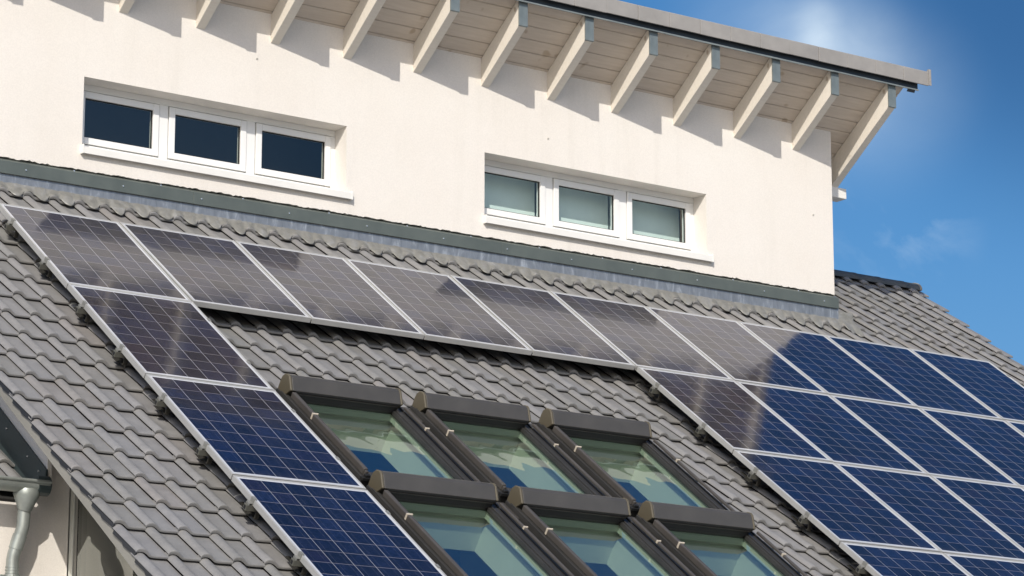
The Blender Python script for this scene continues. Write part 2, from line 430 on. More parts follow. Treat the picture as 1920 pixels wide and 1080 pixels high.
# deck under the tiles, with the openings of the roof windows
d = MB()
us = [UL + 0.03]; 
holes_u = [(SKY_U0 + 0.05 + SKY_DU * c, SKY_U0 + 0.93 + SKY_DU * c) for c in range(3)]
holes_v = [(SKY_V0 - 0.09 + SKY_DV * r, SKY_V0 + 1.10 + SKY_DV * r) for r in range(2)]
uu = sorted([UL + 0.03, UR - 0.03] + [x for h in holes_u for x in h]); vv = sorted([V_RIDGE, V_EAVE] + [x for h in holes_v for x in h])
for i in range(len(uu) - 1):
    for j in range(len(vv) - 1):
        uc, vc = (uu[i] + uu[i + 1]) / 2, (vv[j] + vv[j + 1]) / 2
        if any(a < uc < b for a, b in holes_u) and any(a < vc < b for a, b in holes_v): continue
        d.box(uu[i], uu[i + 1], -vv[j + 1], -vv[j], -0.262, -0.232)
d.roof(); d.build("roof_deck", DECK, house)

# back slope of the main roof (mirror of the front one, plain courses of tiles)
RY, RZ = RP(0, V_RIDGE, -0.19).y, RP(0, V_RIDGE, -0.19).z
b = MB(); b.tag = 0.4
b.prism([(RY, RZ), (RY, RZ - 0.08), (RY + 7.0, RZ - 0.08 - 7.0 * TP), (RY + 7.0, RZ - 7.0 * TP)], UL, UR)
b.build("back_roof_tiles", TILE, house, attr='tile')

# ridge caps to the right of the raised storey
rc = MB(); x = 8.795; k = 0
while x < 10.86:
    L = 0.345; x1 = min(x + L, 10.90)
    segs = 12; r0 = 0.098
    ring = []
    for xx, rr in ((x - 0.01, r0), (x1 - 0.035, r0 + 0.002), (x1 - 0.03, r0 + 0.005), (x1, r0 + 0.005)):
        line = []
        for q in range(segs + 1):
            a = R(-8 + 196 * q / segs)
            line.append(rc.vert(xx, RY - 0.005 + rr * 1.25 * math.cos(a), RZ - 0.015 + rr * 0.78 * math.sin(a)))
        ring.append(line)
    for i in range(3):
        for q in range(segs): rc.face(ring[i][q], ring[i + 1][q], ring[i + 1][q + 1], ring[i][q + 1])
    x += L - 0.03; k += 1
rc.build("ridge_cap", RIDGE, house, smooth=True)
rce = MB()
pts = [(RY + 0.135 * math.cos(R(-10 + 200 * q / 16)), RZ - 0.015 + 0.086 * math.sin(R(-10 + 200 * q / 16))) for q in range(17)]
rce.prism(pts, 10.88, 10.915)
rce.build("ridge_end_cap", plain("weathered_end_cap", (0.30, 0.27, 0.22), 0.6, 0, 0.15, 8), house, bevel=0.008)

# verge board and gable side of the main house
bb2 = MB(); bb2.box(UL + 0.013, UL + 0.040, -V_EAVE, -V_RIDGE, -0.262, -0.193); bb2.roof()
bb2.build("barge_board", BOARD, house, bevel=0.003)
for a_, c_, n0_, n1_ in ((UL + 0.0405, -0.2, -0.280, -0.264), (10.6, UR - 0.036, -0.30, -0.264)):
    sof = MB(); sof.box(a_, c_, -V_EAVE, -V_RIDGE, n0_, n1_); sof.roof(); sof.build("verge_soffit", BOARD, house)

def wallpoly(mb, x, pts, th):
    """thick wall in a plane of constant x"""
    mb.prism(pts, x, x + th)
# gable wall behind the wing, with the cheek that the wing's roof dies against
Y_WING, X_CHEEK, X_GABLE = -2.02, -0.606, -0.34
def zsof(y, n=-0.262): return (n - SP * (-y) * -1 * -1 * 0 + 0) if False else ((n + SP * y) / CP + ZG)
ck = MB()
ck.prism([(-2.20, ZG - 2.49), (-1.97, ZG - 2.50), (1.75, zsof(1.75, -0.95)), (1.75, zsof(1.75)), (-2.20, zsof(-2.2))], X_CHEEK, X_CHEEK + 0.03)
ck.build("gable_cheek", PLASTER, house)
fk = MB()
nt, nb_ = -0.643, -0.90
fk.prism([(-2.215, (nt + SP * -2.215) / CP + ZG), (1.75, (nt + SP * 1.75) / CP + ZG), (1.75, (nb_ + SP * 1.75) / CP + ZG), (-1.99, ZG - 2.508), (-2.215, ZG - 2.50)][::-1], X_CHEEK - 0.020, X_CHEEK - 0.003)
fko = fk.build("wing_flashing", DARKGREEN, house)
for yy in (-1.95, -2.12, -1.62, -1.3):
    z = (nt - 0.05 + SP * yy) / CP + ZG
    sc = MB(); sc.tube([(X_CHEEK - 0.019, yy, z), (X_CHEEK - 0.027, yy, z)], 0.006, 8); sc.build("screw", SCREW, fko)

# wing: front wall, roof, gutter, downpipe
wg = MB(); wg.box(-5.5, X_CHEEK + 0.008, Y_WING, Y_WING + 0.3, 0, zsof(Y_WING, -0.917)); wg.box(X_CHEEK + 0.008, X_GABLE - 0.012, Y_WING, Y_WING + 0.3, 0, zsof(Y_WING, -0.275))
wg.build("wing_wall", PLASTER, house)
wt = MB()
NW = -0.66
def drop_w(u, v): return u > X_CHEEK - 0.002
# crest about n = -0.80
tile_field(wt, -0.742 - TU * 20, 22, [3.10 - TV * k for k in range(0, 14)], -0.80 + 0.136, None, drop_w); wt.roof()
wto = wt.build("wing_roof_tiles", TILE, house, smooth=True, attr='tile'); md = wto.modifiers.new('edges', 'EDGE_SPLIT'); md.split_angle = R(50)
wd = MB(); wd.box(-5.0, X_CHEEK, -3.12, 2.0, -0.915, -0.900); wd.roof(); wd.build("wing_roof_deck", DECK, house)
ZGUT = ZG - 2.455
gt = MB(); seg = 12
ra, rb = 0.068, 0.062
lines = []
for xx in (-5.0, -0.622):
    o_, i_ = [], []
    for q in range(seg + 1):
        a = R(180 + 180 * q / seg)
        o_.append(gt.vert(xx, -2.222 + ra * math.cos(a), ZGUT + ra * math.sin(a))); i_.append(gt.vert(xx, -2.222 + rb * math.cos(a), ZGUT + rb * math.sin(a)))
    lines.append((o_, i_))
for q in range(seg):
    gt.face(lines[0][0][q], lines[1][0][q], lines[1][0][q + 1], lines[0][0][q + 1]); gt.face(lines[0][1][q], lines[0][1][q + 1], lines[1][1][q + 1], lines[1][1][q])
gt.face(*lines[1][0])
gt.tube([(-5.0, -2.222 - ra - 0.002, ZGUT + 0.004), (-0.620, -2.222 - ra - 0.002, ZGUT + 0.004)], 0.011, 10)
gto = gt.build("gutter", ZINCPIPE, house, smooth=True); md = gto.modifiers.new('edges', 'EDGE_SPLIT'); md.split_angle = R(40)
ge = MB(); ge.tube([(-0.612, -2.222, ZGUT - 0.012), (-0.700, -2.222, ZGUT - 0.012)], 0.066, 18); ge.build("gutter_end", DARKGREEN, gto, smooth=False)
XP = -0.752
dp = MB(); XQ = XP - 0.044
dp.tube([(XP, -2.185, ZG - 2.60), (XP, -2.180, ZG - 2.68), (XP - .001, -2.176, ZG - 2.73), (XP - .006, -2.168, ZG - 2.765), (XP - .014, -2.158, ZG - 2.80)], 0.042, 20)
dp.tube([(XP - .012, -2.160, ZG - 2.790), (XP - .032, -2.142, ZG - 2.880)], 0.0465, 20)
dp.tube([(XP - .030, -2.143, ZG - 2.875), (XP - .039, -2.136, ZG - 2.91), (XQ, -2.132, ZG - 2.95), (XQ, -2.13, ZG - 3.0), (XQ, -2.13, ZG - 3.10)], 0.042, 20)
dp.tube([(XQ, -2.13, ZG - 3.06), (XQ, -2.13, 0.2)], 0.0465, 20)
for zz in (2.992, 3.012, 3.032): dp.tube([(XQ, -2.13, ZG - zz), (XQ, -2.13, ZG - zz - 0.008)], 0.045, 20)
dpo = dp.build("downpipe", ZINCPIPE, house, smooth=True); md = dpo.modifiers.new('edges', 'EDGE_SPLIT'); md.split_angle = R(40)
hp = MB()
hp.tube([(XP, -2.205, ZGUT - 0.045), (XP, -2.205, ZGUT - 0.072), (XP, -2.205, ZGUT - 0.088), (XP, -2.195, ZGUT - 0.155), (XP, -2.188, ZGUT - 0.170)], [0.082, 0.086, 0.082, 0.053, 0.047], 20)
hpo = hp.build("hopper", ZINCPIPE, dpo, smooth=True); md = hpo.modifiers.new('edges', 'EDGE_SPLIT'); md.split_angle = R(30)
cb = MB(); cb.tube([(XQ, -2.13, ZG - 3.045), (XQ, -2.13, ZG - 3.075)], 0.050, 20); cb.box(XQ - 0.085, XQ - 0.045, -2.145, -2.12, ZG - 3.066, ZG - 3.050); cb.build('pipe_clamp', ZINCPIPE, dpo)

# gable glazing below the verge
gw = MB(); Yg0, Yg1 = Y_WING - 0.004, -5.4
def sl(y, n=-0.275): return (n + SP * y) / CP + ZG
gw.prism([(Yg0, 0.2), (Yg0, sl(Yg0)), (Yg0 - 0.055, sl(Yg0 - 0.055)), (Yg0 - 0.055, 0.2)], X_GABLE - 0.006, X_GABLE + 0.08)
gw2 = MB(); gw2.prism([(Yg1 + 0.2, 0.2), (Yg1 + 0.2, sl(Yg1 + 0.2)), (Yg1, sl(Yg1)), (Yg1, 0.2)], X_GABLE - 0.006, X_GABLE + 0.08)
gwo = gw.build("gable_window", plain("pale_window_frame", (0.60, 0.61, 0.55), 0.5, 0, 0.06, 4), house, bevel=0.004)
gw2.build('post', BOARD, gwo)
gs = MB(); gs.prism([(Yg0 - 0.055, 0.2), (Yg0 - 0.055, sl(Yg0 - .055)), (Yg0 - 0.066, sl(Yg0 - 0.066)), (Yg0 - 0.066, 0.2)], X_GABLE + 0.004, X_GABLE + 0.07)
gs.prism([(Yg0 - 0.102, 0.2), (Yg0 - 0.102, sl(Yg0 - .102)), (Yg0 - 0.106, sl(Yg0 - 0.106)), (Yg0 - 0.106, 0.2)], X_GABLE + 0.001, X_GABLE + 0.03); gs.build("seal", SEAL, gwo)
gf = MB(); gf.prism([(Yg0 - 0.066, 0.2), (Yg0 - 0.066, sl(Yg0 - .066)), (Yg0 - 0.102, sl(Yg0 - 0.102)), (Yg0 - 0.102, 0.2)], X_GABLE, X_GABLE + 0.07); gf.build("sash_bar", BOARD, gwo)
gp = MB(); xg = X_GABLE + 0.003; gp.face(*[gp.vert(xg, y, z) for y, z in ((Yg0 - 0.106, 0.2), (Yg0 - 0.106, sl(Yg0 - .106)), (Yg1 + 0.2, sl(Yg1 + .2)), (Yg1 + 0.2, 0.2))]); gp.build('pane', GLASSGABLE, gwo)

# outer shell of the main house below the roof (keeps the rooms dark)
sh = MB()
ZE = RP(0, V_EAVE - 0.5, -0.3)
sh.box(X_GABLE + 0.1, 10.5, ZE.y, ZE.y + 0.3, 0, ZE.z)                       # front wall
sh.box(10.4, 10.6, ZE.y + 0.3, RY + 6.5, 0, ZE.z)                            # right gable, lower part
sh.prism([(ZE.y + 0.3, ZE.z), (RY + 6.5, ZE.z), (RY + 6.5, RZ - 0.15 - 6.5 * TP) if RZ - 0.15 - 6.5 * TP > ZE.z else (RY + 6.4, ZE.z + 0.01), (RY, RZ - 0.15)], 10.4, 10.6)
sh.box(X_GABLE + 0.1, 10.4, RY + 6.2, RY + 6.5, 0, ZE.z + 0.3)               # rear wall
sh.build("lower_walls", PLASTER, house)
rm = MB()
rm.box(X_GABLE + 0.12, 10.39, 1.6, 1.7, 0.2, ZG + 0.78)                        # back wall of the attic room
rm.box(X_GABLE + 0.12, 10.39, ZE.y + 0.31, 1.6, ZG - 4.6, ZG - 4.5)           # its floor
rm.prism([(-4.5, ZG - 4.5), (1.59, ZG - 4.5), (1.59, ZG + 0.5), (-4.5, ZG - 3.9)], 5.2, 5.3)                        # a partition
rm.build("attic_room", plain("attic_wall", (0.50, 0.45, 0.41), 0.9, 0, 0.1, 2), house)

# ------------------------------------------------------------------ raised upper storey
XC0, XC1 = -0.85, 8.79
ZS = 2.166 + ZG                         # soffit at the wall plane
def zsf(y): return ZS - (y - YW) * TP
OP = [(1.045, 3.472), (4.860, 7.287)]
ZO0, ZO1 = ZG + 0.765, ZG + 1.333
ZB = ZG + 0.600
def zbase(x): return ZG + 0.572 + 0.0036 * x
w = MB()
xs = sorted([XC0, XC1] + [x for o in OP for x in o])
for i in range(len(xs) - 1):
    a, c = xs[i], xs[i + 1]
    hole = any(abs(a - o[0]) < 1e-6 for o in OP)
    spans = [(ZB + 0.03, ZO0), (ZO1, ZS)] if hole else [(ZB + 0.03, ZS)]
    for z0, z1 in spans:
        w.quad((a, YW, z0), (c, YW, z0), (c, YW, z1), (a, YW, z1))
for (a, c) in OP:
    yb = YW + 0.30
    w.quad((a, YW, ZO0), (a, YW, ZO1), (a, yb, ZO1), (a, yb, ZO0))
    w.quad((c, YW, ZO0), (c, yb, ZO0), (c, yb, ZO1), (c, YW, ZO1))
    w.quad((a, YW, ZO1), (c, YW, ZO1), (c, yb, ZO1), (a, yb, ZO1))
    w.quad((a, YW, ZO0), (a, yb, ZO0), (c, yb, ZO0), (c, YW, ZO0))
# ragged lower edge of the render
x = XC0; prev = None; nn = int((XC1 - XC0) / 0.022)
for i in range(nn + 1):
    x = XC0 + (XC1 - XC0) * i / nn
    jit = 0.007 * noise.noise((x * 9, 0, 3)) + 0.005 * noise.noise((x * 31, 0, 9)) + 0.004 * random.uniform(-1, 1)
    cur = (w.vert(x, YW, ZB + 0.03), w.vert(x, YW, zbase(x) + jit), w.vert(x, YW + 0.03, zbase(x) + jit))
    if prev:
        w.face(prev[1], cur[1], cur[0], prev[0]); w.face(prev[2], cur[2], cur[1], prev[1])
    prev = cur
# right and left flanks and the inner face
for x in (XC0, XC1):
    w.face(*[w.vert(x, y, z) for y, z in ((YW, ZB), (5.2, zsf(5.2) - 0.3), (5.2, zsf(5.2)), (YW, ZS))][::(1 if x == XC1 else -1)])
w.build("upper_wall", PLASTER, house)
wb = MB(); wb.box(XC0 + 0.02, XC1 - 0.02, YW + 0.035, YW + 0.05, ZG + 0.2, ZB + 0.06); wb.build("wall_base_membrane", SEAL, house)
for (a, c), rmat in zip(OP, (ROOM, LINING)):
    ir = MB()                            # rooms behind the windows; right one made white to bounce sunlight
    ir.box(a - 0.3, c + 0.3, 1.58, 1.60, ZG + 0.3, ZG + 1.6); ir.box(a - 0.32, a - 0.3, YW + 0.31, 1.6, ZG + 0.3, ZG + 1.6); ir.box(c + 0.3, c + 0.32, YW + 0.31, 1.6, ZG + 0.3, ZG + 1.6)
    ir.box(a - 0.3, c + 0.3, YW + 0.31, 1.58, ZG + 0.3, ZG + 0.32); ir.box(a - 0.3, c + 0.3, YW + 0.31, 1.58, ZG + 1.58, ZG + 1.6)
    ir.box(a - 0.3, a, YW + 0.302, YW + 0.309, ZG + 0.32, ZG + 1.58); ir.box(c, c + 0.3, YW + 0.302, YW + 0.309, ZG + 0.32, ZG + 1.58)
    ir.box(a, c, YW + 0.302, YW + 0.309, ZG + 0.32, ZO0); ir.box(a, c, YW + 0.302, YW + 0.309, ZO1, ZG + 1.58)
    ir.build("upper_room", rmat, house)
PLUG = plain("grey_plug", (0.55, 0.53, 0.48), 0.6)
for (x, z) in ((2.60, 1.76), (5.53, 1.565), (8.55, 1.33)):
    an = MB(); an.tube([(x, YW + 0.002, ZG + z), (x, YW - 0.006, ZG + z - 0.004)], 0.0095, 10); an.build("wall_plug", PLUG, house)

YF = YW + 0.18
def make_window(x0, glass, blind):
    f = MB(); W_ = 2.427; z0, z1 = ZO0 + 0.012, ZO1
    SW, P = 0.714, 0.8075
    sashes = [x0 + 0.049 + P * k for k in range(3)]
    f.box(x0, x0 + W_, YF, YF + 0.07, z1 - 0.0525, z1)
    f.box(x0, x0 + W_, YF, YF + 0.07, z0, ZG + 0.8385)
    xs_ = [x0] + [q for s in sashes for q in (s - 0.0065, s + SW + 0.0065)] + [x0 + W_]
    for k in range(0, len(xs_), 2):
        f.box(xs_[k], xs_[k + 1], YF + 0.0005, YF + 0.0695, ZG + 0.8385, z1 - 0.0525)
    fo = f.build("window", PVC, house, bevel=0.003)
    for s in sashes:
        m = MB(); a, c, zb, zt = s, s + SW, ZG + 0.845, ZG + 1.274; t_ = 0.053
        y0, y1 = YF - 0.012, YF + 0.05
        m.box(a, a + t_, y0, y1, zb, zt); m.box(c - t_, c, y0, y1, zb, zt)
        m.box(a + t_, c - t_, y0, y1, zb, zb + t_); m.box(a + t_, c - t_, y0, y1, zt - t_, zt)
        m.build("sash", PVC, fo, bevel=0.004)
        m = MB(); m.box(a - 0.006, a, YF + 0.02, YF + 0.03, zb - 0.006, zt + 0.006); m.box(c, c + 0.006, YF + 0.02, YF + 0.03, zb - 0.006, zt + 0.006); m.box(a, c, YF + 0.02, YF + 0.03, zb - 0.006, zb); m.box(a, c, YF + 0.02, YF + 0.03, zt, zt + 0.006); m.build('gasket', SEAL, fo)
        m = MB(); g_ = 0.008
        m.box(a + t_, a + t_ + g_, y0 + 0.018, y0 + 0.03, zb + t_, zt - t_); m.box(c - t_ - g_, c - t_, y0 + 0.018, y0 + 0.03, zb + t_, zt - t_)
        m.box(a + t_ + g_, c - t_ - g_, y0 + 0.018, y0 + 0.03, zb + t_, zb + t_ + g_); m.box(a + t_ + g_, c - t_ - g_, y0 + 0.018, y0 + 0.03, zt - t_ - g_, zt - t_)
        m.build("seal", SEAL, fo)
        m = MB(); yg = y0 + 0.024; m.quad((a + t_, yg, zb + t_), (c - t_, yg, zb + t_), (c - t_, yg, zt - t_), (a + t_, yg, zt - t_)); m.build("pane", glass, fo)
        if blind:
            m = MB(); m.box(a - 0.04, c + 0.035, YF + 0.20, YF + 0.204, ZG + 0.78, ZG + 1.36); m.build("blind", BLIND, fo)
    m = MB(); y = YW - 0.042
    m.prism([(y, ZG + 0.702), (y + 0.006, ZG + 0.702), (y + 0.006, ZG + 0.745), (YF, ZG + 0.772), (YF, ZO0 + 0.022), (y, ZG + 0.758)], x0 - 0.012, x0 + W_ + 0.035)
    m.box(x0 - 0.015, x0 + 0.0, y - 0.002, YW - 0.0, ZG + 0.700, ZG + 0.775); m.box(x0 + W_ + 0.03, x0 + W_ + 0.045, y - 0.002, YW, ZG + 0.700, ZG + 0.775)
    m.build("sill", SILL, fo, bevel=0.003)
    return fo
make_window(OP[0][0], GLASS, False)
make_window(OP[1][0], GLASSBLIND, True)

# green metal capping strip at the foot of the wall, with screws
fg = MB(); yq = YW - 0.040
poly = [(yq, ZG + 0.462), (yq + 0.006, ZG + 0.462), (yq + 0.006, ZG + 0.555), (YW + 0.030, ZG + 0.592), (YW + 0.030, ZG + 0.598), (yq, ZG + 0.562)]
for a, c in ((-0.85, 2.02), (2.022, 5.015), (5.017, 6.94), (6.942, 8.805)):
    k0 = len(fg.v); fg.prism(poly, a, c)
    fg.v[k0:] = [(x, y, z + zbase(x) - ZB) for (x, y, z) in fg.v[k0:]]
fgo = fg.build("wall_flashing", GREEN, house, bevel=0.002)
x = -0.5; i = 0; scr = None
while x < 8.75:
    if scr is None:
        sc = MB(); sc.tube([(0, 0.004, 0), (0, -0.006, 0)], 0.0062, 8); scr = sc.build("screw", SCREW, fgo); o = scr
    else:
        o = copy_tree(scr, fgo)
    o.location = (x, yq + 0.012, zbase(x) - 0.028) if i % 2 == 0 else (x, yq, zbase(x) - 0.088)
    x += random.uniform(0.28, 0.44); i += 1

# lead apron dressed over the tiles, and its upstand
ap = MB(); nu = int((9.0 - (-0.95)) / 0.01087); nv = 9
vtop = -0.812
rows = []
for i in range(nu + 1):
    u = -0.95 + 0.010875 * i
    s = (u - UL) % TU
    hp_ = prof(s) if s < 0.2 else prof(0.2)
    hsm = (2 * hp_ + 2 * prof(s - 0.015) + 2 * prof(s + 0.015) + prof(s - 0.03) + prof(s + 0.03)) / 8
    col_i = math.floor((u - UL) / TU)
    rndc = noise.noise((col_i * 3.7, 1.3, 0))
    tongue = (0.062 + 0.03 * rndc) * math.sin(math.pi * min(max((s - 0.105) / 0.112, 0), 1)) ** 0.7 + 0.012 * rndc
    vlow = -0.712 + tongue
    if u > 8.82: vlow = -0.64 + 0.07 * noise.noise((u * 20, 3, 0)) + 0.30 * (u - 8.82)
    line = []
    for (dv_, dn_) in ((-0.040, 0.050), (-0.028, 0.026), (-0.014, 0.009)):      # cove up to the wall
        line.append(ap.vert(u, -(vtop + dv_), -0.104 + dn_ + 0.002 * noise.noise((u * 20, dv_ * 60, 1))))
    for j in range(nv + 1):
        f = j / nv
        v = vtop + (vlow - vtop) * f
        wav = 0.004 * noise.noise((u * 14, v * 10, 2)) * (0.3 + f) + 0.003 * noise.noise((u * 40, v * 34, 5))
        base = -0.159 - 0.010 * max(0, (v + 0.70) / 0.05) + (1 - f) * 0.052 + f ** 1.6 * max(hsm, hp_ * 0.98, 0.0)
        lift = 0.007 * max(0, f - 0.7) / 0.3 * (1 if s > 0.1 else 0)
        line.append(ap.vert(u, -v, base + wav + lift))
    rows.append(line)
for i in range(nu):
    for j in range(nv + 3): ap.face(rows[i][j + 1], rows[i + 1][j + 1], rows[i + 1][j], rows[i][j])
ap.roof(); apo = ap.build("lead_apron", LEAD, house, smooth=True)
md = apo.modifiers.new('thick', 'SOLIDIFY'); md.thickness = 0.004; md.offset = -1
up = MB()
zf = lambda y: (-0.15 + SP * y) / CP + ZG
up.box(-0.85, 8.80, YW - 0.022, YW - 0.014, zf(YW) - 0.08, ZG + 0.52)
up.box(8.80, 8.812, YW - 0.022, YW + 0.9, zf(YW) - 0.05, ZG + 0.50)
up.build("lead_upstand", LEADUP, house)

# rafters, soffit boards, drip edge, edge tiles of the upper roof
RW = 0.082
def rafter_mesh(long):
    m = MB(); yt = 0.172
    ye = 1.75 if long else YW + 0.06
    zb = lambda y: 1.915 - (y - YW) * TP
    zt = lambda y: 2.166 - 0.002 - (y - YW) * TP
    m.prism([(yt, zb(yt)), (ye, zb(ye)), (ye, zt(ye)), (yt, zt(yt))], 0, RW); return m
zt_cap = 2.166 - (0.172 - YW) * TP
for k in range(-6, 10):
    x = 4.822 + 0.6985 * (k - 3)
    if x < XC0 - 0.5: continue
    o = rafter_mesh(k == 9).build("rafter", WOOD, house, bevel=0.004); o.location = (x, 0, ZG)
    c = MB(); c.box(-0.003, RW + 0.004, 0.166, 0.1705, 2.312, zt_cap - 0.005); c.box(-0.003, RW + 0.004, 0.1705, 0.186, 2.310, 2.3135)
    c.box(-0.004, -0.001, 0.166, 0.180, 2.312, zt_cap - 0.02)
    co = c.build("rafter_cap", ZINC, o, bevel=0.0015)
XR0, XR1 = -1.35, 9.235
sf = MB()
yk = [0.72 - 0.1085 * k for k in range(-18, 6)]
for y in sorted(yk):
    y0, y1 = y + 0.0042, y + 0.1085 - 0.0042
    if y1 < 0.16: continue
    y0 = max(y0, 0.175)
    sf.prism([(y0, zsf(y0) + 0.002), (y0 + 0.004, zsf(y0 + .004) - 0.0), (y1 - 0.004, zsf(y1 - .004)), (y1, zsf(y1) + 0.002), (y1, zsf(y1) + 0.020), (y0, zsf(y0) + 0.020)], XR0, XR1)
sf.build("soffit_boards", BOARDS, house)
ub = MB(); ub.prism([(0.19, zsf(0.19) + 0.0205), (5.2, zsf(5.2) + 0.0205), (5.2, zsf(5.2) + 0.10), (0.19, zsf(0.19) + 0.10)], XR0 - 0.0, XR1 - 0.004)
ub.build("upper_roof_deck", DECK, house)
ut = MB(); y = 0.16
while y < 5.0:
    ut.tag = random.random()
    ut.prism([(y, zsf(y) + 0.105), (y + 0.36, zsf(y + 0.36) + 0.085 + 0.03), (y + 0.36, zsf(y + 0.36) + 0.13), (y, zsf(y) + 0.13)], XR0 - 0.03, XR1 + 0.030)
    if y > 0.4: ut.prism([(y + 0.0, zsf(y) + 0.020), (y + 0.285, zsf(y + 0.285) + 0.0), (y + 0.285, zsf(y + 0.285) + 0.10), (y, zsf(y) + 0.10)], XR1 + 0.0, XR1 + 0.018)
    y += 0.285
ut.build("upper_roof_tiles", TILE, house, attr='tile')
de = MB()
de.box(XR0, 9.36, 0.150, 0.156, ZG + 2.522, ZG + 2.70)
de.box(XR0, 9.36, 0.156, 0.30, ZG + 2.66, ZG + 2.666)
de.prism([(0.150, ZG + 2.522), (0.165, ZG + 2.495), (0.172, ZG + 2.499), (0.156, ZG + 2.522)], 9.24, 9.33)
deo = de.build("drip_edge", DRIP, house)
dl = MB(); x = XR0; lens = [2.2, 2.0, 1.95, 2.05]; i = 0
while x < 9.36:
    x1 = min(x + 1.93, 9.36)
    dl.prism([(0.132, ZG + 2.512 + 0.002 * (i % 2)), (0.1495, ZG + 2.514 + 0.002 * (i % 2)), (0.1495, ZG + 2.529), (0.132, ZG + 2.526)], x, x1 - 0.002); x = x1; i += 1
dl.build("drip_lip", LIP, deo)
pt = MB(); x = 6.041 - 0.3445 * 22
while x < 9.40:
    pt.tag = random.random()
    j = random.uniform(-0.003, 0.003)
    x1 = min(x + 0.3445, 9.455)
    for (a, b_, off) in ((x + 0.003, x1, 0.0),):
        yo = 0.100 + j; dd = 0.34 if x1 < 9.1 else 0.06
        zt_ = ZG + 2.716 + j * 0.5; zb_ = ZG + 2.572 + j
        pt.prism([(yo, zb_), (yo + 0.016, zb_), (yo + 0.022, zt_ - 0.03), (yo + dd, zt_ - 0.03 - dd * TP), (yo + dd, zt_ - 0.012 - dd * TP), (yo + 0.03, zt_ - 0.005), (yo + 0.010, zt_ - 0.004), (yo, zt_ - 0.016)], a, b_)
    x = x1
pto = pt.build("edge_tiles", PULT, house, bevel=0.003)
pe = MB(); pe.prism([(0.085, ZG + 2.570), (0.125, ZG + 2.585), (0.16, ZG + 2.69), (0.11, ZG + 2.735), (0.085, ZG + 2.728)], 9.455, 9.478)
pe.build("edge_end_tile", PULT, pto, bevel=0.003)
pu = MB(); pu.box(XC1 - 0.15, 9.20, 1.0, 1.14, ZG + 1.632, ZG + 1.732); pu.build("purlin", WHITEWOOD, house, bevel=0.005)

